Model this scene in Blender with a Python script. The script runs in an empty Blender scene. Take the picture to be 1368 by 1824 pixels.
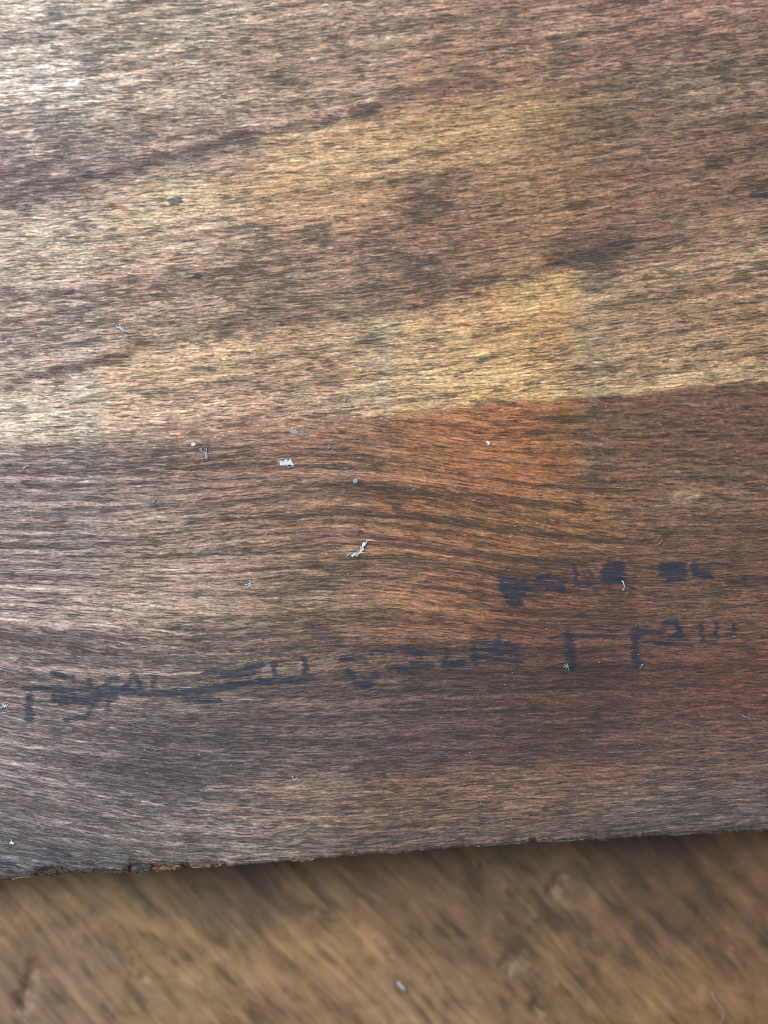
import bpy, math, random
import numpy as np

# ------------------------------------------------------------------ camera, light, exposure
sc = bpy.context.scene
COL = sc.collection
THICK = 0.0052                 # board thickness (m)
DIST, TILT, LENS, APER = 0.140, math.radians(1.6), 72.0, 0.0118
PW, PH = 1368.0, 1824.0       # design sheet units used to lay the board out

cam_d = bpy.data.cameras.new('camera')
cam = bpy.data.objects.new('camera', cam_d); COL.objects.link(cam)
cam.location = (0, -DIST*math.sin(TILT), THICK + DIST*math.cos(TILT))
cam.rotation_euler = (TILT, 0, 0)
cam_d.sensor_fit = 'HORIZONTAL'; cam_d.sensor_width = 36.0; cam_d.lens = LENS
cam_d.clip_start = 0.005; cam_d.clip_end = 20.0
cam_d.dof.use_dof = True
cam_d.dof.focus_distance = DIST - 0.0004
cam_d.dof.aperture_fstop = LENS*1e-3/APER
sc.camera = cam
sc.cycles.use_denoising = False
sc.cycles.filter_width = 0.95
sc.cycles.max_bounces = 4; sc.cycles.diffuse_bounces = 2; sc.cycles.glossy_bounces = 2

world = bpy.data.worlds.new('World'); sc.world = world; world.use_nodes = True
bg = world.node_tree.nodes['Background']
bg.inputs['Color'].default_value = (0.90, 0.96, 1.0, 1); bg.inputs['Strength'].default_value = 0.36

def area(name, loc, target, sx, sy, power, color):
    d = bpy.data.lights.new(name, 'AREA'); d.shape = 'RECTANGLE'; d.size = sx; d.size_y = sy
    d.energy = power; d.color = color
    o = bpy.data.objects.new(name, d); COL.objects.link(o); o.location = loc
    v = np.array(target) - np.array(loc)
    from mathutils import Vector
    o.rotation_euler = Vector(v).to_track_quat('-Z', 'Y').to_euler()
    return o
# daylight from a window up and to the left of the board
area('window_light', (-0.46, 0.36, 0.74), (0, 0, THICK), 0.62, 0.62, 9.4, (0.87, 0.945, 1.0))

vs = sc.view_settings
vs.view_transform = 'Standard'; vs.look = 'None'; vs.exposure = 0.0; vs.gamma = 1.0
vs.use_curve_mapping = False

# ------------------------------------------------------------------ maths helpers
K = 36.0/LENS/PW
ct, st = math.cos(TILT), math.sin(TILT)
CX, CY, CZ = cam.location
def plane(px, py, z):
    """layout sheet (px,py) -> point of the horizontal plane at height z"""
    x = (np.asarray(px, float)-PW/2)*K; y = (PH/2-np.asarray(py, float))*K
    dy = y*ct + st; dz = y*st - ct
    t = (z-CZ)/dz
    return CX + x*t, CY + dy*t
UNIT = 36.0/LENS/PW*DIST      # metres per layout unit on the board

def lin(c):
    c = np.asarray(c, float)/255.0
    return np.where(c <= 0.04045, c/12.92, ((c+0.055)/1.055)**2.4)

_tab = np.random.RandomState(11).rand(512, 512)
def vnoise(x, y, seed=0):
    x = x + seed*17.31; y = y + seed*9.77
    xi = np.floor(x).astype(int); yi = np.floor(y).astype(int)
    fx = x-xi; fy = y-yi
    fx = fx*fx*(3-2*fx); fy = fy*fy*(3-2*fy)
    g = lambda a, b: _tab[a % 512, b % 512]
    return (g(xi, yi)*(1-fx)+g(xi+1, yi)*fx)*(1-fy) + (g(xi, yi+1)*(1-fx)+g(xi+1, yi+1)*fx)*fy
def fbm(x, y, seed=0, octaves=4):
    s = 0; a = 0.5; t = 0
    for k in range(octaves):
        s = s + a*vnoise(x*2**k, y*2**k, seed+k*3); t += a; a *= 0.55
    return s/t
def poly_y(pts, x):
    p = np.array(pts, float); return np.interp(x, p[:, 0], p[:, 1])
def stroke(X, Y, pts, w, soft=0.5):
    """soft mask of a polyline of half-width w/2"""
    out = np.zeros_like(X)
    p = np.array(pts, float)
    m = w*2.5+4
    sel = (X > p[:, 0].min()-m) & (X < p[:, 0].max()+m) & (Y > p[:, 1].min()-m) & (Y < p[:, 1].max()+m)
    if not sel.any(): return out
    x = X[sel]; y = Y[sel]; d = np.full(x.shape, 1e9)
    if len(p) == 1: d = np.hypot(x-p[0, 0], y-p[0, 1])
    for a, b in zip(p[:-1], p[1:]):
        v = b-a; L = max(v@v, 1e-9)
        t = np.clip(((x-a[0])*v[0]+(y-a[1])*v[1])/L, 0, 1)
        d = np.minimum(d, np.hypot(x-a[0]-t*v[0], y-a[1]-t*v[1]))
    r = w/2
    out[sel] = np.clip((r*(1+soft)-d)/(2*r*soft+1e-6), 0, 1)
    return out
def gstroke(X, Y, pts, w):
    out = np.zeros_like(X)
    p = np.array(pts, float); x = X; yc = np.interp(X, p[:, 0], p[:, 1])
    fade = np.clip((X-p[0, 0]+w*2)/(w*3), 0, 1)*np.clip((p[-1, 0]+w*2-X)/(w*3), 0, 1)
    return np.exp(-((Y-yc)/w)**2)*fade

def mesh_obj(name, verts, faces, mat=None, parent=None, smooth=True):
    me = bpy.data.meshes.new(name)
    verts = np.asarray(verts, np.float32)
    if isinstance(faces, np.ndarray):
        n, k = faces.shape
        me.vertices.add(len(verts)); me.vertices.foreach_set('co', verts.ravel())
        me.loops.add(n*k); me.loops.foreach_set('vertex_index', faces.astype(np.int32).ravel())
        me.polygons.add(n)
        me.polygons.foreach_set('loop_start', np.arange(0, n*k, k, dtype=np.int32))
        me.update(calc_edges=True)
    else:
        me.from_pydata([tuple(v) for v in verts], [], faces)
    if smooth: me.polygons.foreach_set('use_smooth', np.ones(len(me.polygons), bool))
    me.update(); me.validate()
    if mat: me.materials.append(mat)
    o = bpy.data.objects.new(name, me); COL.objects.link(o)
    if parent: o.parent = parent
    return o
def attr(me, name, kind, data):
    a = me.attributes.new(name, kind, 'POINT')
    key = 'color' if kind == 'FLOAT_COLOR' else 'vector' if kind == 'FLOAT_VECTOR' else 'value'
    a.data.foreach_set(key, np.ascontiguousarray(data, np.float32).ravel())

class NT:
    def __init__(s, name):
        s.mat = bpy.data.materials.new(name); s.mat.use_nodes = True
        s.t = s.mat.node_tree; s.b = s.t.nodes['Principled BSDF']
    def n(s, kind, **kw):
        o = s.t.nodes.new(kind)
        for k, v in kw.items(): setattr(o, k, v)
        return o
    def link(s, a, b): s.t.links.new(a, b)
    def put(s, sock, v):
        if hasattr(v, 'is_output') or hasattr(v, 'links'): s.link(v, sock)
        else: sock.default_value = v
    def math(s, op, a, b=0.0, c=0.0, clamp=False):
        o = s.n('ShaderNodeMath', operation=op, use_clamp=clamp)
        s.put(o.inputs[0], a); s.put(o.inputs[1], b); s.put(o.inputs[2], c); return o.outputs[0]
    def vmul(s, v, k):
        o = s.n('ShaderNodeVectorMath', operation='MULTIPLY'); s.put(o.inputs[0], v); s.put(o.inputs[1], k); return o.outputs[0]
    def vadd(s, v, k):
        o = s.n('ShaderNodeVectorMath', operation='ADD'); s.put(o.inputs[0], v); s.put(o.inputs[1], k); return o.outputs[0]
    def scale(s, v, k):
        o = s.n('ShaderNodeVectorMath', operation='SCALE'); s.put(o.inputs[0], v); s.put(o.inputs['Scale'], k); return o.outputs[0]
    def noise(s, vec, detail=2.0, rough=0.5, dist=0.0, scale=1.0):
        o = s.n('ShaderNodeTexNoise', noise_dimensions='3D'); s.link(vec, o.inputs['Vector'])
        o.inputs['Scale'].default_value = scale; o.inputs['Detail'].default_value = detail
        o.inputs['Roughness'].default_value = rough; o.inputs['Distortion'].default_value = dist
        return o.outputs['Fac'] if 'Fac' in o.outputs else o.outputs[0]
    def step(s, v, lo, hi, a=0.0, b=1.0):
        o = s.n('ShaderNodeMapRange', interpolation_type='SMOOTHSTEP')
        s.put(o.inputs['Value'], v); s.put(o.inputs['From Min'], lo); s.put(o.inputs['From Max'], hi)
        s.put(o.inputs['To Min'], a); s.put(o.inputs['To Max'], b); return o.outputs[0]
    def mix(s, f, a, b, blend='MIX'):
        o = s.n('ShaderNodeMix', data_type='RGBA', blend_type=blend)
        s.put(o.inputs[0], f); s.put(o.inputs[6], a); s.put(o.inputs[7], b); return o.outputs[2]
    def attr(s, name):
        return s.n('ShaderNodeAttribute', attribute_name=name)

# ------------------------------------------------------------------ board wood material
def board_material():
    m = NT('worn_rosewood')
    g = m.attr('grain').outputs['Vector']
    tone = m.attr('tone').outputs['Color']
    mk = m.attr('masks'); sep = m.n('ShaderNodeSeparateColor'); m.link(mk.outputs['Color'], sep.inputs[0])
    ink, longw, dirt = sep.outputs[0], sep.outputs[1], sep.outputs[2]
    chip = m.attr('chip').outputs['Fac']
    # fibres: short dashes (upper sapwood) and longer lines (lower heartwood); grain is in tens of layout units
    short = m.noise(m.vmul(g, (1/2.4, 1/0.36, 1)), 3.0, 0.62, 0.3)
    lng = m.noise(m.vadd(m.vmul(g, (1/16.0, 1/0.60, 1)), (31.0, 7.0, 0)), 4.0, 0.62, 0.15)
    wl = m.math('MULTIPLY', longw, 0.60)
    fib = m.math('ADD', m.math('MULTIPLY', short, m.math('SUBTRACT', 1.0, wl)), m.math('MULTIPLY', lng, wl))
    mid = m.noise(m.vadd(m.vmul(g, (1/8.0, 1/2.0, 1)), (3.0, 17.0, 0)), 4.0, 0.65, 0.4)
    fib2 = m.math('ADD', m.math('MULTIPLY', fib, 0.68), m.math('MULTIPLY', mid, 0.32))
    # wood tone variation from fibre to fibre
    var = m.noise(m.vadd(m.vmul(g, (1/4.2, 1/0.42, 1)), (5.0, 50.0, 0)), 3.0, 0.6, 0.15)
    gain = m.math('POWER', 2.0, m.math('MULTIPLY', m.math('SUBTRACT', var, 0.48), 4.4))
    gr = m.noise(m.vadd(m.vmul(g, (1/0.75, 1/0.30, 1)), (8.0, 33.0, 0)), 1.5, 0.5)
    gain = m.math('MULTIPLY', gain, m.math('POWER', 2.0, m.math('MULTIPLY', m.math('SUBTRACT', gr, 0.5), 2.6)))
    wood = m.scale(tone, gain)
    # warm and grey fibres
    hue = m.noise(m.vadd(m.vmul(g, (1/6.0, 1/1.1, 1)), (90.0, 3.0, 0)), 3.0, 0.6)
    wood = m.mix(m.step(hue, 0.48, 0.66, 0.0, 0.40), wood, m.vmul(wood, (1.14, 0.92, 0.82)))
    wood = m.mix(m.step(hue, 0.50, 0.34, 0.0, 0.30), wood, m.vmul(wood, (0.90, 1.0, 1.08)))
    # grime packed in the open pores
    th = m.math('MULTIPLY_ADD', dirt, -0.36, 0.68)
    grime = m.step(m.math('SUBTRACT', fib2, th), -0.03, 0.045)
    speck = m.step(m.noise(m.vadd(m.vmul(g, (1/2.4, 1/1.1, 1)), (57.0, 23.0, 0)), 3.0, 0.65, 0.3), 0.585, 0.67, 0.0, 0.95)
    speck = m.math('MULTIPLY', speck, m.math('SUBTRACT', 1.0, m.math('MULTIPLY', longw, 0.7)))
    grime = m.math('MAXIMUM', grime, speck)
    pn = m.noise(m.vadd(m.vmul(g, (1/3.0, 1/0.27, 1)), (13.0, 71.0, 0)), 3.0, 0.55, 0.12)
    pt = m.math('SUBTRACT', m.math('MULTIPLY_ADD', dirt, -0.17, 0.645), m.math('MULTIPLY', m.math('SUBTRACT', mid, 0.5), 0.22))
    pore = m.step(m.math('SUBTRACT', pn, pt), -0.02, 0.035)
    gcol = m.mix(m.step(hue, 0.4, 0.6), (0.030, 0.034, 0.038, 1), (0.038, 0.033, 0.033, 1))
    lum = m.mix(0.22, gcol, wood)
    c = m.mix(m.math('MULTIPLY', grime, 0.60), wood, lum)
    c = m.mix(m.math('MULTIPLY', pore, 0.78), c, m.scale(lum, 0.62))
    # pale bare fibre tips, with speckle glints painted into the colour
    tip_glint = m.step(m.noise(m.vadd(m.vmul(g, (1/2.6, 1/0.34, 1)), (70.0, 11.0, 0)), 2.0, 0.5, 0.15), 0.58, 0.70)
    tip_glint = m.math('MULTIPLY', tip_glint, m.math('SUBTRACT', 1.0, m.math('MULTIPLY', grime, 0.7)))
    c = m.mix(m.math('MULTIPLY', tip_glint, 0.40), c, m.vmul(wood, (1.6, 1.55, 1.5)))
    # blue-black stamp ink, worn off the high fibres
    brk = m.noise(m.vadd(m.vmul(g, (1/4.0, 1/0.32, 1)), (23.0, 5.0, 0)), 3.0, 0.6, 0.1)
    inkf = m.step(m.math('ADD', ink, m.math('MULTIPLY', m.math('SUBTRACT', brk, 0.47), 3.6)), 0.30, 0.75)
    inkf = m.math('MULTIPLY', inkf, m.step(ink, 0.02, 0.35))
    c = m.mix(m.math('MULTIPLY', inkf, 0.84), c, m.mix(0.06, (0.003, 0.0200, 0.045, 1), wood))
    # freshly broken wood at the chipped arris
    rag = m.noise(m.vmul(m.n('ShaderNodeTexCoord').outputs['Object'], (2600, 4200, 2600)), 4.0, 0.65)
    ccol = m.mix(m.step(rag, 0.42, 0.62), (0.026, 0.015, 0.011, 1), (0.16, 0.085, 0.052, 1))
    c = m.mix(chip, c, ccol)
    m.link(c, m.b.inputs['Base Color'])
    h = m.math('ADD', m.math('MULTIPLY', fib, 0.6), m.math('MULTIPLY', pore, -0.35))
    h = m.math('ADD', h, m.math('MULTIPLY', var, 0.5))
    h = m.math('ADD', h, m.math('MULTIPLY', grime, -0.12))
    bp = m.n('ShaderNodeBump'); bp.inputs['Strength'].default_value = 0.55; bp.inputs['Distance'].default_value = 0.00016
    m.link(h, bp.inputs['Height']); m.link(bp.outputs[0], m.b.inputs['Normal'])
    m.link(m.step(var, 0.3, 0.7, 0.55, 0.43), m.b.inputs['Roughness'])
    m.b.inputs['IOR'].default_value = 1.5
    m.b.inputs['Specular IOR Level'].default_value = 0.45
    return m.mat

# ------------------------------------------------------------------ board layout data (layout sheet units)
# x, y, wood colour as photographed, share of grime
UP = [(30,30,215,200,180,.45),(300,40,195,175,150,.5),(600,60,185,155,125,.45),(900,60,160,126,102,.4),(1250,40,145,108,88,.45),
 (40,160,222,208,190,.4),(300,170,195,170,145,.45),(560,150,175,145,118,.4),(860,130,165,125,95,.35),(1250,170,140,112,86,.5),
 (100,240,185,165,148,.6),(350,250,170,142,128,.5),(600,270,198,162,115,.25),(850,240,180,142,95,.25),(1100,250,138,108,80,.35),(1320,250,132,98,74,.35),
 (60,330,160,138,130,.6),(300,370,205,178,138,.35),(560,340,190,150,105,.3),(780,360,150,115,88,.55),(950,370,160,118,82,.35),(1200,340,138,100,74,.35),
 (60,430,208,188,160,.4),(300,450,195,165,135,.45),(550,450,170,135,105,.5),(850,430,160,118,85,.4),(1100,430,130,98,76,.45),(1320,460,150,116,82,.35),
 (60,550,190,165,145,.5),(300,540,180,150,125,.45),(500,500,160,128,102,.5),(750,500,145,114,94,.48),(950,540,195,155,98,.2),(1200,540,155,120,85,.4),
 (60,640,180,155,140,.5),(300,650,200,165,125,.35),(560,640,185,148,108,.4),(720,600,190,165,125,.35),(900,610,188,150,98,.25),(1080,620,155,122,88,.4),(1300,590,155,118,78,.35),
 (60,720,210,195,165,.3),(250,730,205,170,135,.3),(500,720,185,150,118,.35),(700,690,190,160,118,.35),(900,690,195,160,108,.3),(1200,680,175,140,92,.3)]
LO = [(60,840,175,138,130,.5),(250,860,165,130,112,.5),(450,840,165,118,92,.4),(620,800,160,112,82,.4),(780,790,162,106,74,.35),(930,800,178,110,66,.28),(1100,800,120,85,62,.35),(1300,760,118,80,60,.35),
 (60,960,175,145,130,.5),(300,980,175,138,115,.45),(550,960,160,118,88,.45),(750,920,150,102,72,.45),(930,920,150,100,65,.45),(1220,890,130,92,65,.4),(1330,950,120,80,60,.4),
 (60,1080,185,150,135,.45),(300,1090,185,148,122,.4),(550,1070,145,112,88,.5),(760,1080,160,105,72,.4),(950,1100,120,78,62,.45),(1200,1080,118,78,60,.45),(1340,1080,120,80,58,.45),
 (60,1190,160,130,122,.55),(300,1200,160,132,115,.5),(560,1220,140,108,92,.5),(800,1220,110,82,72,.5),(1050,1230,100,68,58,.4),(1300,1230,110,68,55,.35),
 (60,1340,150,125,120,.5),(250,1360,112,96,98,.65),(500,1320,115,94,90,.6),(750,1330,105,82,78,.55),(1050,1330,110,78,66,.5),(1300,1340,112,80,66,.4),
 (80,1450,140,118,112,.6),(300,1460,135,115,108,.6),(550,1440,150,118,95,.45),(800,1430,150,105,78,.45),(1050,1410,135,95,72,.4),(1300,1430,120,86,70,.45),
 (80,1530,115,108,110,.7),(450,1505,145,125,110,.5),(800,1480,120,102,90,.55),(1150,1470,115,102,92,.6),(1340,1455,105,96,88,.6)]
SEAM = [(-800,850),(0,795),(150,787),(300,772),(450,762),(560,755),(700,742),(800,728),(900,715),(1000,712),(1100,705),(1200,695),(1368,680),(2200,600)]
SLOPES = [(200,200,-.05),(200,450,-.06),(600,300,-.08),(1000,300,-.10),(1300,150,-.10),(1300,450,-.10),(900,560,-.10),(1200,650,-.09),(300,650,-.06),(100,750,-.03),(0,100,-.03),(600,690,-.06),(700,100,-.08),
 (100,850,0.0),(300,850,-.03),(500,850,-.10),(620,830,.05),(750,830,.14),(900,860,.12),(1000,830,.03),(1200,850,0.0),(1000,780,-.03),(1300,950,-.01),(100,960,.01),(350,960,-.05),(500,950,-.08),(620,930,0.0),(750,920,.15),(900,950,.16),(1050,990,.05),(1200,1050,-.02),
 (100,1060,.04),(300,1080,.04),(480,1080,-.03),(620,1070,-.05),(750,1080,.12),(880,1090,.12),(1000,1100,.03),(100,1160,.10),(250,1180,.06),(400,1190,-.05),(550,1190,-.08),(750,1200,-.02),(1000,1200,-.02),(1300,1200,-.03),
 (80,1300,.14),(250,1300,.08),(450,1300,0.0),(700,1300,-.03),(1000,1350,-.03),(1300,1350,-.03),(60,1430,.16),(200,1430,.14),(350,1430,.06),(550,1430,-.04),(800,1430,-.05),(1300,1430,-.06),(60,1520,.14),(200,1510,.10),(400,1500,0.0),(700,1490,-.06),(1200,1465,-.07)]
EDGE_OUT = [(-900,1628),(0,1570),(65,1563),(130,1557),(230,1557),(330,1549),(400,1545),(500,1536),(600,1528),(700,1521),(850,1509),(950,1503),(1050,1498),(1150,1491),(1250,1487),(1368,1478),(2300,1420)]
EDGE_IN = [(-900,1622),(0,1565),(30,1562),(58,1558),(66,1547),(78,1542),(110,1544),(128,1550),(160,1547),(200,1546),(226,1549),(231,1537),(268,1536),(276,1540),(300,1541),(324,1538),(336,1536),(340,1542),(372,1539),(392,1540),(398,1535),(410,1541),(500,1532),(600,1525),(640,1519),(700,1518),(760,1512),(850,1506),(944,1498),(947,1490),(955,1490),(958,1499),(1050,1494),(1150,1488),(1250,1484),(1368,1476),(2300,1417)]
# stamped lettering: polyline, stroke width, strength
INK = [([(889,1032),(937,1036)],10,1),([(895,1045),(936,1048)],14,1),([(903,1060),(933,1062)],14,.95),([(906,1073),(930,1074)],9,.85),([(889,1028),(900,1055)],6,.8),
 ([(937,1040),(1001,1043)],12,.95),([(955,1030),(975,1027)],10,.8),([(978,1048),(1001,1049)],13,1),([(1024,1012),(1027,1040)],9,.85),([(1051,1016),(1050,1043)],10,.7),([(1001,1038),(1110,1036)],6,.7),
 ([(1078,1010),(1108,1008)],14,1),([(1076,1022),(1110,1022)],14,1),([(1076,1034),(1110,1033)],10,.95),([(1059,1049),(1125,1052)],14,.4),
 ([(1182,1012),(1216,1010)],16,.9),([(1180,1022),(1218,1022)],17,1),([(1190,1034),(1214,1032)],10,.75),
 ([(1236,1008),(1240,1020),(1264,1025)],14,.95),([(1240,1006),(1296,1002)],7,.6),([(1303,1035),(1326,1030)],18,.3),
 ([(1013,1133),(1020,1186)],18,1.0),([(980,1138),(1095,1132)],8,.75),([(1010,1184),(1030,1184)],8,.6),([(1034,1161),(1095,1158)],5,.45),([(990,1150),(1010,1146)],8,.4),
 ([(1132,1124),(1133,1184)],15,.95),([(1124,1127),(1180,1126)],9,.8),([(1132,1182),(1144,1182)],11,.9),([(1184,1107),(1203,1108),(1212,1124),(1194,1138)],12,.8),([(1147,1144),(1234,1148)],9,.65),([(1200,1135),(1224,1140)],12,.75),
 ([(1250,1114),(1250,1142)],9,.7),([(1276,1112),(1276,1134)],9,.7),([(1307,1115),(1307,1126)],10,.6),([(1248,1144),(1276,1143)],8,.6),([(1147,1116),(1180,1114)],5,.5),
 ([(53,1226),(52,1282)],15,.95),([(44,1228),(105,1225)],10,.9),([(100,1230),(215,1228)],11,.95),([(97,1244),(205,1242)],13,1),([(110,1253),(172,1252)],8,.85),([(92,1199),(135,1210)],10,.7),
 ([(163,1252),(158,1274)],11,.8),([(152,1278),(118,1282)],11,.8),([(193,1236),(192,1264)],13,.85),([(186,1222),(196,1210),(208,1208)],10,.7),([(238,1201),(220,1230)],11,.8),([(238,1201),(254,1230)],11,.8),([(273,1206),(274,1232)],14,.75),([(160,1212),(165,1230)],11,.7),
 ([(175,1229),(290,1236),(360,1229),(430,1219)],12,1),([(330,1244),(392,1248)],10,.85),([(364,1198),(430,1196),(468,1184)],12,.9),([(395,1200),(455,1198)],13,.95),([(400,1222),(470,1214),(556,1205)],10,.95),([(440,1182),(466,1182)],9,.8),([(460,1184),(463,1212)],8,.75),
 ([(488,1180),(490,1212)],10,.85),([(543,1176),(544,1206)],11,.85),([(490,1213),(552,1206)],12,.95),([(453,1243),(543,1239)],6,.5),
 ([(610,1175),(665,1168)],12,.85),([(622,1194),(633,1215),(652,1220),(669,1203)],15,.9),([(662,1161),(710,1157),(760,1166)],11,.75),([(690,1188),(722,1190)],11,.75),([(733,1184),(772,1184)],11,.75),([(700,1172),(770,1172)],7,.5),
 ([(795,1156),(795,1186)],9,.8),([(790,1184),(824,1181)],12,.85),([(838,1142),(925,1150)],10,.75),([(842,1156),(922,1160)],10,.8),([(838,1172),(930,1178)],9,.75),([(888,1140),(890,1165)],14,.75),([(845,1142),(846,1180)],12,.6),([(920,1158),(920,1196)],9,.5),
 ([(309,359),(319,358)],12,2.4),([(346,492),(354,491)],9,1.5),([(120,520),(128,520)],10,1.0),([(100,205),(101,216)],10,.55),([(1340,347),(1390,350)],9,1.0),([(252,159),(262,159)],6,.7),([(40,1170),(150,1172)],14,.25),([(330,1395),(360,1400)],20,.4),([(90,1515),(120,1525)],18,.4),([(-10,1540),(20,1545)],24,.45),([(470,1449),(490,1447)],10,.5)]
BLOT = [(100,212,20,16,.5),(82,185,16,12,.4),(80,160,14,8,.4),(160,85,45,12,.3),(228,48,10,12,.4),(40,292,22,8,.4),(765,362,34,18,.75),(740,375,20,10,.4),(935,290,14,7,.4),(350,492,14,6,.6),(125,520,14,8,.6),(820,245,8,18,.35),(700,35,40,8,.3),(735,45,20,7,.4),
 (430,415,30,12,.25),(530,455,30,20,.2),(820,120,25,10,.35),(860,150,20,10,.3),(1000,120,50,20,.25),(1080,445,70,14,.3),(1060,210,50,14,.2),(1280,70,40,10,.2),(160,570,20,12,.3),(560,640,30,12,.35),(600,680,20,14,.3),(770,600,25,10,.25),(1060,660,40,16,.35),(980,640,30,10,.25),(880,690,50,10,.3),
 (1340,530,20,10,.2),(1030,870,60,10,.3),(560,1060,110,34,.12),(620,1000,60,16,.25),(100,1165,90,14,.3),(300,1180,140,12,.3),(280,1400,90,26,.25),(1020,1300,50,16,.3),(1130,1475,120,12,.25),(600,1510,100,8,.3),(950,1000,140,14,.3),(880,1060,60,24,.2),(1310,1030,40,16,.2),(1250,1060,70,6,.3),(1060,1230,60,30,.2)]
LINES = [([(560,862),(680,868),(780,878),(900,888),(1030,902)],6,.4),([(700,905),(800,932),(900,945),(1020,958)],6,.4),([(640,955),(760,972),(900,998),(1050,1000)],7,.4),([(330,912),(420,897),(520,893)],5,.45),([(0,905),(120,905),(250,903)],4,.3),([(0,1005),(150,1010),(300,1012)],4,.3),
 ([(0,1130),(120,1150),(280,1178),(420,1170),(600,1140)],8,.35),([(0,1060),(200,1075),(400,1080)],4,.25),([(0,1205),(150,1250),(300,1280),(500,1275)],5,.3),([(300,835),(500,828),(700,842)],4,.3),([(0,812),(200,808),(400,790)],5,.3),([(700,770),(850,785),(980,770)],5,.25),([(880,752),(1040,748)],7,.4),([(560,1010),(700,1030),(860,1060)],6,.35)]

def layout(X, Y):
    """grain coordinates, wood albedo, masks over layout coordinates"""
    Xc = np.clip(X, -60, 1430); Yc = np.clip(Y, -60, 1600)
    wx = Xc + 34*(fbm(X/150, Y/60, 5)-.5)*2; wy = Yc + 20*(fbm(X/130, Y/50, 9)-.5)*2 + 16*(fbm(X/40, Y/5, 10, 3)-.5)*2; wx = wx + 50*(fbm(X/30, Y/6, 12, 3)-.5)*2
    def rbf(pts, sx, sy):
        p = np.array(pts, float); W = np.zeros(X.shape); A = np.zeros(X.shape+(4,))
        for q in p:
            w = np.exp(-((wx-q[0])/sx)**2-((wy-q[1])/sy)**2)+1e-7/(1+((wx-q[0])/300)**2+((wy-q[1])/200)**2)**3
            W += w; A += w[..., None]*q[2:6]
        return A/W[..., None]
    def slope(pts):
        s = np.zeros(X.shape); W = np.zeros(X.shape)
        for x, y, v in pts:
            w = np.exp(-((Xc-x)/120)**2-((Yc-y)/70)**2)+1e-6/(1+((Xc-x)/300)**2+((Yc-y)/150)**2)**2
            s += w*v; W += w
        return s/W
    def stream(sl):
        dx = np.gradient(X[0]); g = np.cumsum(sl*dx, axis=1); i0 = np.argmin(abs(X[0]-650)); return g - g[:, i0:i0+1]
    wob = 3.0*(fbm(X/70, Y/30, 33)-.5)*2
    G1 = Y - stream(slope(SLOPES[:13])) + wob; G2 = Y - stream(1.2*slope(SLOPES[13:])) + wob
    seam = poly_y(SEAM, X) + 7*(fbm(X/30, X*0+3, 2)-.5)*2
    soft = np.interp(X, [0, 300, 600, 800], [75, 80, 45, 9]); below = np.clip((Y-seam+(fbm(X/30, Y/4, 27)-.5)*soft)/soft+.5, 0, 1)
    up = rbf(UP, 120, 52); lo = rbf(LO, 130, 60)
    A = up*(1-below[..., None]) + lo*below[..., None]
    C, D = A[..., :3], A[..., 3]
    def lay(mask, col):
        nonlocal C
        C = C*(1-mask[..., None]) + np.array(col, float)*mask[..., None]
    jit = Y + 10*(fbm(X/45, Y/30, 21)-.5)*2
    jit = Y + 15*(fbm(X/40, Y/22, 21)-.5)*2
    lay(.55*gstroke(X, jit, [(0,360),(170,315),(330,275),(480,235),(600,205),(720,170),(860,140)], 10), (98,80,78))
    lay(.6*gstroke(X, jit, [(-300,760),(0,690),(150,650),(250,620),(400,580),(520,563),(700,548),(800,520),(900,498),(1000,470),(1120,440)], 9), (108,82,72))
    lay(.40*gstroke(X, jit, [(-200,130),(0,85),(120,62),(220,25),(280,0),(400,-60)], 14), (125,105,100))
    lay(.40*gstroke(X, jit, [(430,330),(600,270),(760,235),(950,205)], 36), (202,165,110))
    lay(.60*gstroke(X, jit, [(700,600),(850,560),(1020,520),(1200,485),(1368,455)], 18), (200,162,112))
    lay(.65*gstroke(X, jit, [(700,738),(860,716),(1000,698),(1150,680),(1368,655),(1700,620)], 13)*(1-below), (208,172,112))
    lay(.50*gstroke(X, jit, [(160,692),(350,650),(450,615)], 17), (216,182,132))
    lay(.35*gstroke(X, jit, [(60,470),(250,425),(420,380)], 24), (210,180,140))
    lay(.7*stroke(X, jit, [(1196,888),(1240,884)], 14, .6), (168,132,86))
    lay(.3*stroke(X, jit, [(540,958),(600,955),(660,950)], 12, .9), (130,60,90))
    lay(.35*stroke(X, jit, [(1240,20),(1262,50)], 30, .9), (200,130,100))
    lay(.5*gstroke(X, jit, [(690,965),(800,985),(950,1010)], 7), (170,105,65))
    # growth lines: along the slanting bands above the seam, along the swirling figure below it
    gl = fbm((X-.2*Y)/260, (Y+.165*X)/9, 81, 4)-.5
    gl2 = fbm(X/300, G2/6.5, 83, 4)-.5; gl3 = fbm(X/420, G2/21.0, 85, 3)-.5
    fd = np.interp(Y, [1150, 1350], [1, .5])*np.interp(X, [900, 1200], [1, .6])
    k = (1+.42*gl*(1-below)+.42*fd*gl2*below+.18*fd*gl3*below)[..., None]
    C = C*k
    D = D - .35*gl*(1-below) - .7*fd*gl2*below - .35*fd*gl3*below
    # camera tone steps painted into the colour: golden box, duller strips beside it
    box = np.clip((X-675)/45, 0, 1)*np.clip((1040-X)/30, 0, 1)*np.clip((Y-480)/60, 0, 1)*np.clip((1010-Y)/120, 0, 1)
    C = C*(1+box[..., None]*np.array((.03, 0, -.06)))
    dull = np.clip((X-1015)/35, 0, 1)*np.clip((1120-X)/70, 0, 1)*np.clip((Y-420)/60, 0, 1)*np.clip((900-Y)/60, 0, 1)
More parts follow.
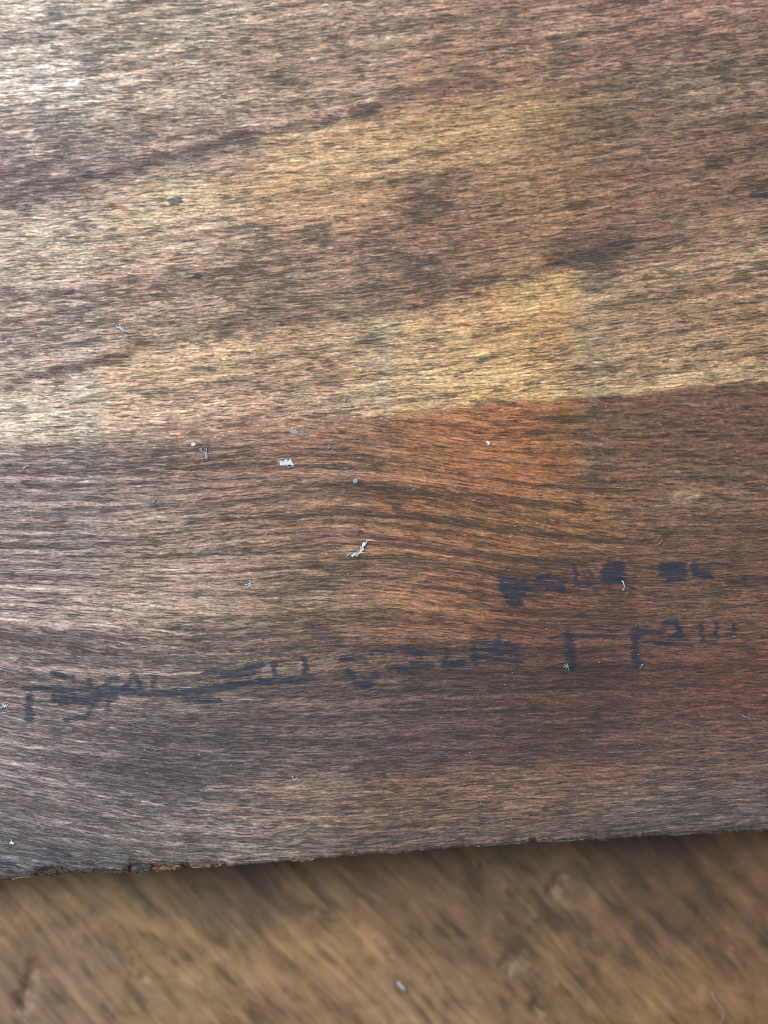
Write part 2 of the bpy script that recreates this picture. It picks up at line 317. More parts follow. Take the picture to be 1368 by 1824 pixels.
    dull = dull + np.clip((X-90)/60, 0, 1)*np.clip((180-X)/8, 0, 1)*np.clip((Y-500)/60, 0, 1)*np.clip((1050-Y)/60, 0, 1) + .7*np.clip((X-655)/30, 0, 1)*np.clip((706-X)/10, 0, 1)*np.clip((Y-540)/40, 0, 1)*np.clip((800-Y)/60, 0, 1)
    mm = C.mean(-1, keepdims=True); C = C + (mm*np.array((.98, 1.01, .95))-C)*.24*dull[..., None]
    hm = (fbm(X/60, Y/26, 95, 3)-.5)*2; C = C*(1+hm[..., None]*np.array((.025, -.018, -.01)))
    D = D + .5*np.clip(fbm(X/34, Y/13, 97, 3)-.56, 0, 1)*2*(1-.5*below)
    rs = np.random.RandomState(5)
    for _ in range(120):
        x, y, r, a = rs.uniform(-20, 1400), rs.uniform(-20, 720), rs.uniform(6, 17), rs.uniform(.3, .75)
        if x > 700 and rs.rand() < .45: continue
        sel = (abs(X-x) < 4*r) & (abs(Y-y) < 3*r)
        D[sel] += a*np.exp(-((wx[sel]-x)/(1.3*r))**2-((wy[sel]-y)/(.75*r))**2)
    for x, y, rx, ry, a in BLOT:
        D = D + .8*a*np.exp(-((wx-x)/rx)**2-((wy-y)/ry)**2)
    for p, w, a in LINES:
        D = D + a*gstroke(X, Y, p, w)
    # light taken out of the photographed colours: window sheen and fall-off
    mean = C.mean(-1, keepdims=True); C = mean + (C-mean)*(SAT*(1-.14*below[..., None]*np.clip((700-X)/500, 0, 1)[..., None]-.12*np.clip((X-1050)/150, 0, 1)[..., None])); C = C*(1+.15*np.clip((600-X)/400, 0, 1)*np.clip((Y-1220)/100, 0, 1))[..., None]
    C = C*(np.array((1.10, 1.055, 1.045))*(1-below[..., None]) + np.array((1.03, 1.02, 1.02))*below[..., None])
    C = C*(1+.07*np.clip((X-1000)/200, 0, 1))[..., None]  # light painted in: colour lifted to the right against the fall-off
    C = C*(1+(below*np.clip((X-750)/250, 0, 1)*np.clip((Y-950)/150, 0, 1))[..., None]*np.array((.01, .01, .02)))
    L = lin(np.clip(C, 0, 255))
    S, E = relight(Xc, Yc)
    alb = np.clip((L - S[..., None])/E[..., None], .012, .85)
    # grain stream function
    return (G1, G2), alb, np.clip(D, 0, 1.1), below

SAT = 0.70
def relight(X, Y):
    x = X/PW; y = Y/PH
    S = 0.021 + 0.058*np.exp(-1.9*x-1.6*y); E = 1.01-.06*y-.05*x
    return S, E

# ------------------------------------------------------------------ wooden board
def axis(lo, a, b, hi, fine, coarse):
    return np.concatenate([np.arange(lo, a, coarse), np.arange(a, b, fine), np.arange(b, hi+coarse, coarse)])
def build_board():
    root = bpy.data.objects.new('wooden_board', None); COL.objects.link(root)
    root.empty_display_size = 0.01
    root['label'] = 'reddish brown worn wooden board with faded blue stamped lettering, chipped along its lower edge'
    root['category'] = 'board'
    gx = axis(-520, -40, 1410, 1890, 2.2, 12); gt = axis(-620, -40, 1465, 1465, 2.3, 12)
    gt = gt[gt < 1465]
    nx = len(gx)
    ein = poly_y(EDGE_IN, gx) + 4.5*(fbm(gx/9, gx*0, 4)-.5)*2 + 1.6*(vnoise(gx/3, gx*0, 8)-.5)*2
    eout = poly_y(EDGE_OUT, gx) + 1.8*(fbm(gx/14, gx*0+5, 6)-.5)*2
    eout = np.maximum(eout, ein+1.5+5*np.clip(fbm(gx/22, gx*0+2, 16)-.42, 0, 1)*3)
    # rows: straight rows up to 200 units above the edge, then rows that bend to follow the edge
    y0 = 1300.0
    rows = [np.full(nx, t) for t in gt if t < y0]
    nb = 112
    for k in range(nb+1): rows.append(y0 + (ein-y0)*k/nb)
    top_n = len(rows)
    Y = np.array(rows); X = np.tile(gx, (top_n, 1))
    s, alb, D, below = layout(X, Y)
    U = X + 3*(fbm(X/60, Y/20, 31)-.5); V = np.where(below > .5, s[1]+400, s[0]) + (1.1-.4*below)*(fbm(X/15, Y/9, 35, 3)-.5)*2 + 1.4*(fbm(X/38, Y/14, 37, 2)-.5)*2; U = U + 6*(fbm(X/30, Y/6, 39, 2)-.5)*2
    ink = np.zeros_like(X)
    wxx = X + 5.0*(fbm(X/45, V/3.2, 41, 2)-.5)*2; wyy = Y + 2.5*(fbm(X/14, Y/7, 43)-.5)*2
    for p, w, a in INK:
        ink = np.maximum(ink, 1.15*a*stroke(wxx, wyy, p, w*.88, .75))
    ink = ink*np.clip(.55+.85*fbm(X/50, Y/16, 45), 0, 1.3)
    PX, PY = plane(X, Y, THICK)
    # real relief: grain lines stand a little proud, worn roll toward the arris
    R = (fbm(U/60, V/6.5, 51, 3)-.5)*0.00010*(.4+.6*below) + (fbm(X/160, Y/120, 53)-.5)*0.00025
    de = np.clip(1-(ein[None, :]-Y)/16, 0, 1)
    Z = THICK + R - de**2*0.00022
    chipm = np.zeros_like(X)
    rX, rY, rZ, rU, rV, rA, rD, rI, rL, rC = [list(a) for a in (PX, PY, Z, U, V, alb, D, ink, below, chipm)]
    # broken arris between the inner and outer edge, then the side wall down to the table
    nc = 8
    ix, iy = PX[-1], PY[-1]
    zi = Z[-1]
    width = (eout-ein)
    for k in range(1, nc+1):
        f = k/nc
        yy = ein + width*f
        z = zi - (0.45+0.6*f)*f*width*UNIT
        rough = (fbm(gx/7, gx*0+k*.9, 61, 3)-.5)*2*np.minimum(width, 14)*UNIT*.45*(f*(1.2-f)*2)
        z = z + rough
        px, py = plane(gx, yy, THICK)
        # the ray from the sheet shifts slightly with depth: keep the plan position only
        rX.append(px); rY.append(py + rough*.5); rZ.append(z)
        rU.append(U[-1]); rV.append(V[-1]+k*3); rA.append(alb[-1]*.9); rD.append(D[-1]+.1); rI.append(ink[-1]*0); rL.append(below[-1])
        rC.append(np.clip((width-6)/6, 0.25, 1)*min(1, .35+f))
    ex, ey, ez = rX[-1], rY[-1], rZ[-1]
    for k in range(1, 13):
        f = (k/12)**1.3
        rX.append(ex); rY.append(ey + 0.0004*f + (fbm(gx/30, gx*0+k, 71)-.5)*.0003); rZ.append(ez*(1-f) + 0.0*f)
        rU.append(U[-1]); rV.append(V[-1]+24+k*30); rA.append(alb[-1]*.8); rD.append(D[-1]); rI.append(ink[-1]*0); rL.append(below[-1]); rC.append(np.full(nx, .5))
    N = len(rX)
    V3 = np.stack([np.array(rX), np.array(rY), np.array(rZ)], -1).reshape(-1, 3)
    idx = np.arange(N*nx).reshape(N, nx)
    F = np.stack([idx[:-1, :-1], idx[1:, :-1], idx[1:, 1:], idx[:-1, 1:]], -1).reshape(-1, 4)
    # back and flank walls so that the board is solid
    border = []
    extra = []; base = len(V3)
    def wall(ids, flip):
        nonlocal base
        b = V3[ids].copy(); b[:, 2] = 0.0
        extra.append(b); nb_ = base + np.arange(len(ids)); base += len(ids)
        q = np.stack([ids[:-1], ids[1:], nb_[1:], nb_[:-1]], -1)
        border.append(q[:, ::-1] if flip else q)
        return ids
    src = [wall(idx[0, :], False), wall(idx[:, 0], True), wall(idx[:, -1], False)]
    V3 = np.concatenate([V3]+extra); F = np.concatenate([F]+border)
    cat = lambda L: np.concatenate([np.array(L).reshape(N*nx, -1)]+[np.array(L).reshape(N*nx, -1)[i] for i in src])
    o = mesh_obj('board_body', V3, F, board_material(), root)
    me = o.data
    n = len(V3)
    Aa = cat(rA); attr(me, 'tone', 'FLOAT_COLOR', np.concatenate([Aa, np.ones((n, 1))], 1))
    attr(me, 'masks', 'FLOAT_COLOR', np.concatenate([cat(rI), cat(rL), cat(rD), np.ones((n, 1))], 1))
    attr(me, 'grain', 'FLOAT_VECTOR', np.concatenate([cat(rU)/10, cat(rV)/10, np.zeros((n, 1))], 1))
    attr(me, 'chip', 'FLOAT', cat(rC))
    return root, (gx, ein, eout)
board, EDGE = build_board()

# ------------------------------------------------------------------ splinters hanging on the broken edge
def splinter_material(name, dark, light):
    m = NT(name)
    co = m.n('ShaderNodeTexCoord').outputs['Object']
    n = m.noise(m.vmul(co, (1500, 6500, 6500)), 3.5, 0.65)
    m.link(m.mix(m.step(n, .40, .62), dark+(1,), light+(1,)), m.b.inputs['Base Color'])
    bp = m.n('ShaderNodeBump'); bp.inputs['Strength'].default_value = .8; bp.inputs['Distance'].default_value = .00015
    m.link(n, bp.inputs['Height']); m.link(bp.outputs[0], m.b.inputs['Normal'])
    m.b.inputs['Roughness'].default_value = .6
    return m.mat
def splinter(x0, x1, drop, wid, mat, seed, lift=0.0):
    rs = np.random.RandomState(seed)
    n = max(6, int((x1-x0)/3.5)); xs = np.linspace(x0, x1, n)
    gx, ein, eout = EDGE
    V, F = [], []
    for i, x in enumerate(xs):
        t = i/(n-1); tap = min(1, .62+1.6*min(t, 1-t))*rs.uniform(.75, 1.15)
        yo = np.interp(x, gx, eout); yi = np.interp(x, gx, ein)
        yc = yo - wid*.55
        cx, cy = plane(x, yc, THICK)
        for k in range(6):
            a = 2*math.pi*k/6+.3
            r = wid*UNIT*.5*tap*(.6+.8*rs.rand())
            V.append((cx+(rs.rand()-.5)*2*UNIT, cy+math.cos(a)*r, THICK - drop*UNIT + lift*UNIT + math.sin(a)*r*.6))
    for i in range(n-1):
        for k in range(6):
            F.append((i*6+k, i*6+(k+1) % 6, (i+1)*6+(k+1) % 6, (i+1)*6+k))
    F.append(tuple(range(5, -1, -1))); F.append(tuple((n-1)*6+k for k in range(6)))
    return mesh_obj('edge_splinter', V, F, mat, board, smooth=False)
SP_DARK = splinter_material('broken_wood_dark', (.020, .013, .011), (.10, .060, .045))
SP_GREY = splinter_material('broken_wood_grey', (.030, .030, .030), (.12, .11, .10))
SP_TAN = splinter_material('broken_wood_tan', (.06, .030, .018), (.30, .17, .095))
for a in [(68, 122, 6, 11, SP_DARK, 1, 0), (132, 176, 6, 6, SP_DARK, 2, 0), (180, 226, 6, 5, SP_DARK, 3, 0), (233, 268, 5, 15, SP_GREY, 4, 1),
          (268, 322, 6, 9, SP_TAN, 5, 0), (342, 394, 5, 7, SP_TAN, 6, 0), (20, 60, 4, 4, SP_TAN, 7, 0), (860, 940, 4, 4, SP_GREY, 8, 0), (960, 1030, 4, 4, SP_GREY, 9, 0), (410, 446, 4, 4, SP_DARK, 10, 0), (520, 560, 4, 4, SP_TAN, 11, 0), (610, 640, 4, 5, SP_DARK, 12, 0), (690, 725, 4, 4, SP_GREY, 13, 0), (765, 800, 4, 5, SP_DARK, 14, 0), (1080, 1130, 4, 4, SP_DARK, 15, 0), (1190, 1225, 4, 4, SP_GREY, 16, 0), (1290, 1330, 4, 4, SP_DARK, 17, 0)]:
    splinter(*a)

# ------------------------------------------------------------------ table surface
def build_table():
    m = NT('table_wood')
    g = m.attr('grain').outputs['Vector']; tone = m.attr('tone').outputs['Color']
    a = m.noise(m.vmul(g, (1/22.0, 1/2.4, 1)), 4.0, .6, .7)
    b = m.noise(m.vadd(m.vmul(g, (1/9.0, 1/1.4, 1)), (9, 4, 0)), 3.0, .6, .4)
    d = m.noise(m.vadd(m.vmul(g, (1/6.5, 1/4.0, 1)), (40, 8, 0)), 4.0, .6, .5)
    f = m.math('ADD', m.math('MULTIPLY', a, .42), m.math('ADD', m.math('MULTIPLY', b, .18), m.math('MULTIPLY', d, .40)))
    gain = m.math('POWER', 2.0, m.math('MULTIPLY', m.math('SUBTRACT', f, .5), 5.6))
    c = m.scale(tone, gain)
    dk = m.step(f, .50, .38)
    c = m.mix(m.math('MULTIPLY', dk, .40), c, (.050, .036, .028, 1))
    m.link(c, m.b.inputs['Base Color'])
    bp = m.n('ShaderNodeBump'); bp.inputs['Strength'].default_value = .5; bp.inputs['Distance'].default_value = .0004
    m.link(f, bp.inputs['Height']); m.link(bp.outputs[0], m.b.inputs['Normal'])
    m.link(m.step(d, .35, .65, .42, .6), m.b.inputs['Roughness'])
    px = axis(-1100, -60, 1430, 2470, 5, 40); py = axis(-1300, 1380, 1880, 2600, 5, 40)
    X, Y = np.meshgrid(px, py)
    wx = X+40*(fbm(X/120, Y/120, 5)-.5)*2; wy = Y+30*(fbm(X/120, Y/120, 7)-.5)*2
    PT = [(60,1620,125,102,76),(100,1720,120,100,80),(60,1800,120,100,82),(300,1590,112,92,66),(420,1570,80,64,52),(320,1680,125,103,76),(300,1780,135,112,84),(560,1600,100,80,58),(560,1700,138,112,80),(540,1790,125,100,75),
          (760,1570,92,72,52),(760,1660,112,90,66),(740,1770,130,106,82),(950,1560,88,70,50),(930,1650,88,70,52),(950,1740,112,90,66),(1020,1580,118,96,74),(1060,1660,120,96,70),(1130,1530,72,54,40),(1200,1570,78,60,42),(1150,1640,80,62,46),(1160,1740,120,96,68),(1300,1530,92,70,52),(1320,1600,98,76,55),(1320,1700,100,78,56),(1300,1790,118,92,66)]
    C = np.zeros(X.shape+(3,)); W = np.zeros(X.shape)
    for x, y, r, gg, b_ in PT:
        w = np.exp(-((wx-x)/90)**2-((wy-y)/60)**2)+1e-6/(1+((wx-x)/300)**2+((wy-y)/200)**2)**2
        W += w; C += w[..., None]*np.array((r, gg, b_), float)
    alb = np.clip(lin(C/W[..., None])*np.array((1.05, .93, .82))/TABLE_E, .01, .5)  # table's own blotches plus the board's shadow painted in near its edge
    PX, PY = plane(X, Y, 0.0)
    ca, sa = math.cos(math.radians(47)), math.sin(math.radians(47))
    U = X*ca+Y*sa; V = -X*sa+Y*ca + 10*(fbm(X/200, Y/200, 13)-.5)*2
    Z = -0.0004 + (fbm(U/180, V/22, 15)-.5)*.0007
    # knocks and gouges in the table top
    for pts, w, dep in [([(985,1592),(998,1562)], 13, .0006), ([(905,1722),(925,1708)], 20, .0005), ([(955,1790),(958,1800)], 14, .0006), ([(235,1700),(255,1745)], 12, .0004), ([(640,1650),(700,1700)], 7, .0003), ([(560,1620),(600,1650)], 8, .0003), ([(1240,1620),(1300,1690)], 8, .0003), ([(60,1725),(40,1790)], 20, .0006)]:
        Z = Z - dep*stroke(X+14*(fbm(X/14, Y/14, 91)-.5)*2, Y+10*(fbm(X/14, Y/14, 92)-.5)*2, pts, w, .95)
    for pts, w, dep in [([(935,1700),(1010,1770)], 16, .0007), ([(850,1540),(960,1640)], 7, .0005)]:
        Z = Z + dep*stroke(X, Y, pts, w, .9)
    n = X.size; idx = np.arange(n).reshape(X.shape)
    V3 = np.stack([PX, PY, Z], -1).reshape(-1, 3)
    F = np.stack([idx[:-1, :-1], idx[1:, :-1], idx[1:, 1:], idx[:-1, 1:]], -1).reshape(-1, 4)
    loop = np.concatenate([idx[0, :], idx[1:, -1], idx[-1, -2::-1], idx[-2:0:-1, 0]])
    low = V3[loop].copy(); low[:, 2] = -.02; lo = n+np.arange(len(loop))
    F = np.concatenate([F, np.stack([loop, np.roll(loop, -1), np.roll(lo, -1), lo], -1)])
    V3 = np.concatenate([V3, low])
    o = mesh_obj('table_surface', V3, F, m.mat)
    ext = lambda A: np.concatenate([A.reshape(n, -1), A.reshape(n, -1)[loop]])
    nn = len(V3)
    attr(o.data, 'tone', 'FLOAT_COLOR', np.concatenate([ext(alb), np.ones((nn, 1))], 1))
    attr(o.data, 'grain', 'FLOAT_VECTOR', np.concatenate([ext(U/10), ext(V/10), np.zeros((nn, 1))], 1))
    o['kind'] = 'structure'; o['label'] = 'worn brown wooden table top with diagonal grain below the board'
TABLE_E = 0.83
build_table()

# ------------------------------------------------------------------ lint, fibres, dust and glint specks
def lint_material(name, col, alpha_trans=.38):
    m = NT(name)
    co = m.n('ShaderNodeTexCoord').outputs['Object']
    n = m.noise(m.vmul(co, (5000, 5000, 5000)), 2, .6)
    m.link(m.mix(n, tuple(c*.72 for c in col)+(1,), col+(1,)), m.b.inputs['Base Color'])
    m.b.inputs['Roughness'].default_value = .75
    m.b.inputs['Alpha'].default_value = 1-alpha_trans
    return m.mat
WHITE = lint_material('white_lint', (.90, .93, .96), .05); GREY = lint_material('grey_lint', (.60, .62, .64)); BLUE = lint_material('blue_grey_lint', (.38, .44, .51)); CREAM = lint_material('cream_fibre', (.50, .40, .29))

def tube_into(V, F, pts, r0, r1, sides=5):
    pts = np.array(pts, float); b = len(V); n = len(pts)
    for i, p in enumerate(pts):
        d = pts[min(i+1, n-1)]-pts[max(i-1, 0)]; d /= (np.linalg.norm(d)+1e-12)
        a = np.cross(d, (0, 0, 1)); a /= (np.linalg.norm(a)+1e-12); c = np.cross(d, a)
        t = i/(n-1); r = r0*(1-t)+r1*t
        for k in range(sides):
            q = 2*math.pi*k/sides
            V.append(p + (a*math.cos(q)+c*math.sin(q))*r)
    for i in range(n-1):
        for k in range(sides):
            F.append((b+i*sides+k, b+i*sides+(k+1) % sides, b+(i+1)*sides+(k+1) % sides, b+(i+1)*sides+k))
    F.append(tuple(b+k for k in range(sides-1, -1, -1))); F.append(tuple(b+(n-1)*sides+k for k in range(sides)))
def flake_into(V, F, outline, h, th, rs):
    """crumpled flake with thickness from an outline (local metres)"""
    o = np.array(outline, float); c = o.mean(0); n = len(o); b = len(V)
    rings = [1.0, .62, .28]
    for side in (1, -1):
        for f in rings:
            for p in o:
                q = c+(p-c)*f
                z = h*(.5+.9*rs.rand()) if f < 1 else h*(.2+.6*rs.rand())
                V.append(np.array((q[0], q[1], z+side*th*(.3 if f == 1 else 1))))
    for s, base in ((0, b), (1, b+3*n)):
        for r in range(2):
            for k in range(n):
                q = (base+r*n+k, base+r*n+(k+1) % n, base+(r+1)*n+(k+1) % n, base+(r+1)*n+k)
                F.append(q if s == 0 else q[::-1])
        cap = tuple(base+2*n+k for k in range(n)); F.append(cap if s == 0 else cap[::-1])
    for k in range(n):
        F.append((b+k, b+3*n+k, b+3*n+(k+1) % n, b+(k+1) % n))
def lint(name, label, cat, px, py, mat, outlines=(), fibres=(), seed=0, z=THICK, group=None, h=2.0, fr=.8):
    """outlines and fibres in layout units relative to (px,py), y downward"""
    rs = np.random.RandomState(seed); V, F = [], []
    for o in outlines:
        rr = [(x*UNIT, -y*UNIT) for x, y in o]
        flake_into(V, F, rr, h*UNIT, .5*UNIT, rs)
    for f in fibres:
        p = np.array(f, float); n = 9
        t = np.linspace(0, len(p)-1, n); xs = np.interp(t, range(len(p)), p[:, 0]); ys = np.interp(t, range(len(p)), p[:, 1])
        # round the corners and let the fibre lift off the wood
        xs[1:-1] = (xs[:-2]+2*xs[1:-1]+xs[2:])/4; ys[1:-1] = (ys[:-2]+2*ys[1:-1]+ys[2:])/4
        ln = math.hypot(xs[-1]-xs[0], ys[-1]-ys[0])+1e-6; nxn, nyn = -(ys[-1]-ys[0])/ln, (xs[-1]-xs[0])/ln
        tt = np.linspace(0, 1, n); wv = ln*(rs.uniform(-.22, .22)*np.sin(math.pi*tt)+rs.uniform(-.13, .13)*np.sin(2*math.pi*tt+rs.rand()))
        xs = xs + nxn*wv; ys = ys + nyn*wv
        zs = (1.0 + 2.2*np.sin(np.linspace(.2, 2.9, n))*rs.rand())
        tube_into(V, F, np.stack([xs*UNIT, -ys*UNIT, zs*UNIT], -1), fr*.85*UNIT, fr*.3*UNIT)
    o = mesh_obj(name, V, F, mat, smooth=True)
    x, y = plane(px, py, z); o.location = (float(x), float(y), z+.00004)
    o['label'] = label; o['category'] = cat
    if group: o['group'] = group
    return o
G = 'flecks of lint on the board'
lint('lint_fleck', 'largest bright white lint fleck, bent like a bird, at the centre of the board', 'lint', 640, 982, WHITE,
     [[(-15,7),(-9,3),(-5,4),(-2,-1),(1,-2),(2,-8),(6,-12),(7,-17),(11,-15),(15,-19),(12,-12),(8,-8),(9,-3),(5,0),(6,4),(0,5),(-4,10),(-8,8),(-12,11)]], [[(-24,8),(-14,8),(-6,4)], [(12,-16),(17,-20),(22,-21)], [(4,4),(10,5),(16,3)]], 1, group=G, h=3)
lint('lint_fleck', 'flat pale grey lint fleck with pointed ears, right of the forked fibre', 'lint', 510, 825, WHITE,
     [[(-14,-6),(-8,-3),(0,-7),(4,-4),(8,-8),(11,-1),(15,4),(6,3),(-4,5),(-11,3)]], [[(-14,-5),(-13,2),(-6,5)], [(2,4),(4,9)], [(8,2),(17,5)]], 2, group=G, h=2.4)
lint('lint_fibre', 'pale Y-shaped forked fibre below a round white crumb', 'lint', 366, 808, GREY,
     [[(-2,-4),(2,-2),(5,4),(3,11),(0,9),(-1,2)]], [[(-10,-9),(-5,-5),(0,-2),(3,5),(4,12)], [(2,-10),(1,-4),(3,3)], [(-8,8),(-1,9),(4,8)], [(4,0),(11,2)], [(-10,-9),(-4,-8)]], 3, group=G, fr=1.4)
lint('crumb', 'small round white crumb just above the forked fibre', 'crumb', 345, 792, WHITE, [[(-4.5,-1),(-2,-3.5),(2,-3.5),(5,0),(3,3),(-1,3.5),(-4,2)]], (), 4, h=3)
lint('lint_fleck', 'grey white curled lint fleck just below the pale band of the board', 'lint', 526, 768, GREY,
     [[(-9,-8),(-4,-4),(2,-2),(7,2),(4,6),(-4,6),(-9,2)]], [[(-9,-9),(-8,-2),(-9,5)], [(4,2),(14,6),(24,8)], [(10,-2),(18,4),(30,-2),(33,-5)], [(14,10),(20,8),(28,6)]], 5, group=G)
lint('lint_fibre', 'small bluish crossed fibres above and right of the white crumb', 'lint', 403, 777, BLUE, (), [[(-9,4),(-2,1),(5,-5)], [(-4,-5),(0,0),(5,4)], [(-10,2),(0,3),(8,2)], [(2,-2),(10,-1)]], 6, group=G, fr=1.1)
lint('lint_fibre', 'short slanted grey fibre right of the curled grey white fleck', 'lint', 588, 795, GREY, (), [[(-4,5),(0,0),(4,-5)], [(-2,3),(3,-2)]], 7, group=G, fr=1.2)
lint('lint_fibre', 'wispy blue grey tuft left of centre below the seam in the grain', 'lint', 274, 893, BLUE, [[(-4,-2),(1,-5),(4,0),(2,4),(-3,3)]], [[(-14,2),(-6,3),(0,0),(6,-6)], [(0,-14),(1,-6),(2,2)], [(-4,8),(2,2),(12,-2)], [(-10,-4),(-2,-1),(8,4)]], 8, group=G)
lint('lint_fibre', 'white wispy tuft alone on the upper left of the board', 'lint', 217, 585, WHITE, [[(-6,-3),(-1,-2),(4,3),(2,4),(-4,1)]], [[(-9,-6),(-4,-2),(2,2),(9,6)], [(-8,-2),(0,1),(6,2)], [(2,3),(10,8),(20,9)], [(-4,-6),(0,0),(4,6)]], 9, group=G, fr=.9)
lint('lint_fibre', 'loose grey fluff around a small pale bead', 'lint', 616, 842, GREY, (), [[(-16,-2),(-6,2),(4,0),(14,-6)], [(-12,6),(0,4),(12,8)], [(-4,-6),(6,2),(14,4)], [(-14,2),(-2,-3),(10,-8)], [(2,8),(10,2),(18,-3)]], 10, group=G, fr=.7)
lint('crumb', 'small pale lilac bead below the loose grey fluff', 'crumb', 633, 857, GREY, [[(-5,0),(-2,-4),(3,-5),(5,-1),(3,4),(-2,4)]], (), 11, h=3)
lint('lint_fibre', 'tiny star-shaped white fibre above the letters, left of the big white fleck', 'lint', 445, 1041, WHITE, [[(-3,-1),(0,-3),(3,0),(0,3)]], [[(-8,0),(0,0),(8,-3)], [(0,-8),(1,0),(-2,6)], [(-5,5),(0,0),(6,5)]], 12, group=G, fr=.8)
lint('lint_fleck', 'uppermost small pale flake of the group in the pale band', 'lint', 613, 714, GREY, [[(-4,2),(-1,-4),(4,-3),(3,2)]], [[(-6,6),(0,0),(5,-5)]], 13, group=G)
lint('lint_fibre', 'grey tangled fibres just below the uppermost small flake', 'lint', 594, 727, GREY, (), [[(-10,4),(0,0),(8,-4)], [(-4,-5),(0,2),(5,6)], [(-8,-1),(2,3),(10,2)]], 14, group=G, fr=.8)
lint('lint_fibre', 'thin upright grey wisp, leftmost of three wisps in a row', 'lint', 333, 968, GREY, (), [[(-2,8),(0,0),(2,-8)], [(0,0),(6,-2)], [(-1,3),(4,2)]], 15, group=G, fr=.9)
lint('lint_fibre', 'small yellowish wisp, middle of three wisps in a row', 'lint', 432, 955, CREAM, (), [[(-5,-4),(0,0),(2,6)], [(-3,3),(3,1),(6,-3)]], 16, group=G, fr=1.1)
lint('lint_fibre', 'small grey wisp, rightmost of three wisps in a row', 'lint', 474, 949, GREY, (), [[(-4,-5),(0,0),(1,7)], [(-5,2),(2,1),(5,-3)], [(-2,-3),(4,4)]], 17, group=G, fr=1.1)
lint('lint_fibre', 'white tuft at the left edge of the picture beside the first letter', 'lint', 9, 1257, WHITE, [[(-3,0),(1,-3),(3,1),(-1,4)]], [[(-8,3),(0,0),(6,-6)], [(-4,-4),(1,2),(4,6)], [(-2,2),(6,0),(10,-4)]], 18, group=G, fr=1.0)
lint('lint_fibre', 'short white fibre on the left below the seam', 'lint', 47, 833, WHITE, (), [[(-5,2),(0,0),(5,-3)]], 19, group=G, fr=1.4)
lint('lint_fleck', 'tiny white triangular fleck on the orange patch of wood', 'lint', 870, 789, WHITE, [[(-4,-4),(4,-2),(2,4),(-1,5)]], (), 20, group=G, h=1.5)
lint('lint_fibre', 'short white fibre lying on the upper row of blue lettering', 'lint', 1109, 1041, WHITE, (), [[(-2,-6),(0,0),(3,6)]], 21, group=G, fr=1.6)
lint('lint_fibre', 'frayed pale fibre at the foot of the blue letter T', 'lint', 1010, 1188, GREY, (), [[(-5,-4),(0,0),(2,7)], [(-6,1),(0,0),(6,-2)], [(1,-6),(0,1)]], 22, group=G, fr=1.0)
lint('lint_fibre', 'frayed pale fibre at the foot of the second blue upright letter', 'lint', 1144, 1186, GREY, (), [[(-6,3),(0,-1),(8,-4)], [(-2,-3),(1,2)]], 23, group=G, fr=.9)
lint('wood_sliver', 'small cream sliver of wood right of the centre above the lettering', 'sliver', 1175, 965, CREAM, (), [[(-4,4),(0,0),(4,-4)]], 24, fr=1.7)
lint('lint_fibre', 'tiny white tick-shaped fibre low on the board near the bottom edge', 'lint', 526, 1386, WHITE, (), [[(-4,-4),(0,4)], [(0,4),(3,-2)]], 25, group=G, fr=.9)
lint('hair', 'long thin straight pale hair left of centre', 'hair', 275, 1075, CREAM, (), [[(-12,-13),(0,0),(11,11)]], 26, fr=.7)
lint('lint_fibre', 'pale fibre lying low at the right side of the board', 'lint', 1331, 1279, GREY, (), [[(-8,-6),(0,0),(7,4)], [(2,-8),(5,-5)]], 27, group=G, fr=1.0)
lint('lint_fibre', 'grey fluff below the big white fleck', 'lint', 679, 1073, GREY, (), [[(-7,-9),(0,0),(3,6)], [(-8,3),(0,1),(7,-3)], [(-3,-3),(5,6)]], 28, group=G, fr=.7)
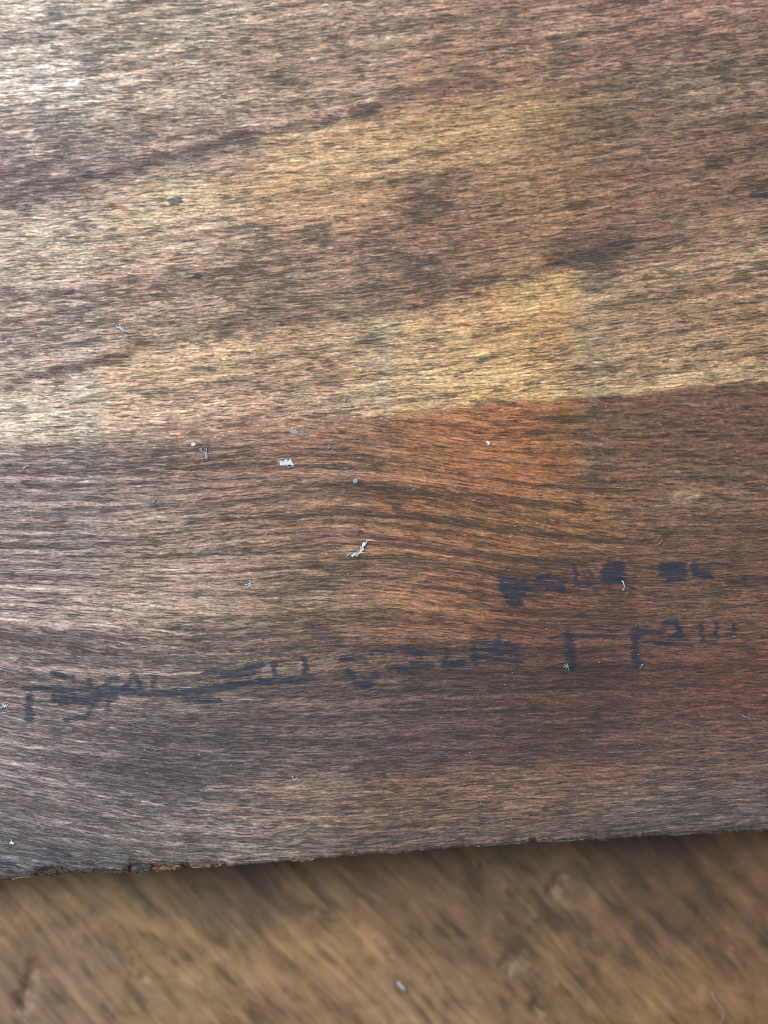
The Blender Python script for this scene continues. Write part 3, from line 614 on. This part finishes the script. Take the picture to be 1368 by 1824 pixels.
lint('lint_fleck', 'white fleck in the lower left corner close to the chipped edge', 'lint', 22, 1501, WHITE, [[(-5,-1),(-1,-3),(5,0),(2,3),(-3,2)]], [[(-2,-6),(0,0)]], 29, group=G, h=1.5)
lint('lint_fibre', 'whitish fibre at the upper right of the board', 'lint', 1132, 152, GREY, (), [[(-6,-4),(2,-3),(6,4)], [(4,0),(6,9)]], 30, group=G, fr=1.1)
lint('lint_fibre', 'thin curved fibre lying at the far left in the pale band', 'lint', 20, 720, CREAM, (), [[(0,-6),(2,0),(1,6)]], 31, group=G, fr=.8)
lint('wood_sliver', 'long pale wood fibre lying along the grain above the white tuft', 'sliver', 285, 562, CREAM, (), [[(-34,6),(-10,3),(15,-2),(38,-8)]], 32, fr=1.3)
lint('lint_fleck', 'blurred pale fleck lying on the table below the board', 'lint', 715, 1756, GREY, [[(-10,-9),(-3,-8),(5,0),(9,8),(3,9),(-6,0)]], (), 33, z=0.0, h=3)
lint('hair', 'blurred pale hair lying on the table at the lower right', 'hair', 1272, 1795, CREAM, (), [[(-4,-30),(-2,-8),(2,12),(6,34)]], 34, z=0.0, fr=2.4)

def dust():
    rs = np.random.RandomState(77); V, F = [], []
    for i in range(420):
        x = rs.uniform(-100, 1460); y = rs.uniform(-60, 1480)
        if y < 700 and rs.rand() < .45: continue
        px, py = plane(x, y, THICK); s = UNIT*rs.choice([.8, 1.0, 1.3, 1.8], p=[.4, .35, .2, .05]); b = len(V)
        e = rs.uniform(.8, 2.2)
        for d in ((1,0,0),(-1,0,0),(0,1,0),(0,-1,0),(0,0,1),(0,0,-1)):
            V.append((px+d[0]*s*e*rs.uniform(.6,1.2), py+d[1]*s*rs.uniform(.6,1.2), THICK+.00003+d[2]*s*.7))
        for f in ((0,2,4),(2,1,4),(1,3,4),(3,0,4),(2,0,5),(1,2,5),(3,1,5),(0,3,5)): F.append(tuple(b+k for k in f))
    o = mesh_obj('dust', V, F, lint_material('dust_and_glint', (.78, .78, .78)), smooth=False)  # pale grains are dust and also white sparkles built as geometry
    o['kind'] = 'stuff'; o['label'] = 'fine pale dust grains, some standing in for bright glints, scattered over the board'; o['category'] = 'dust'
dust()
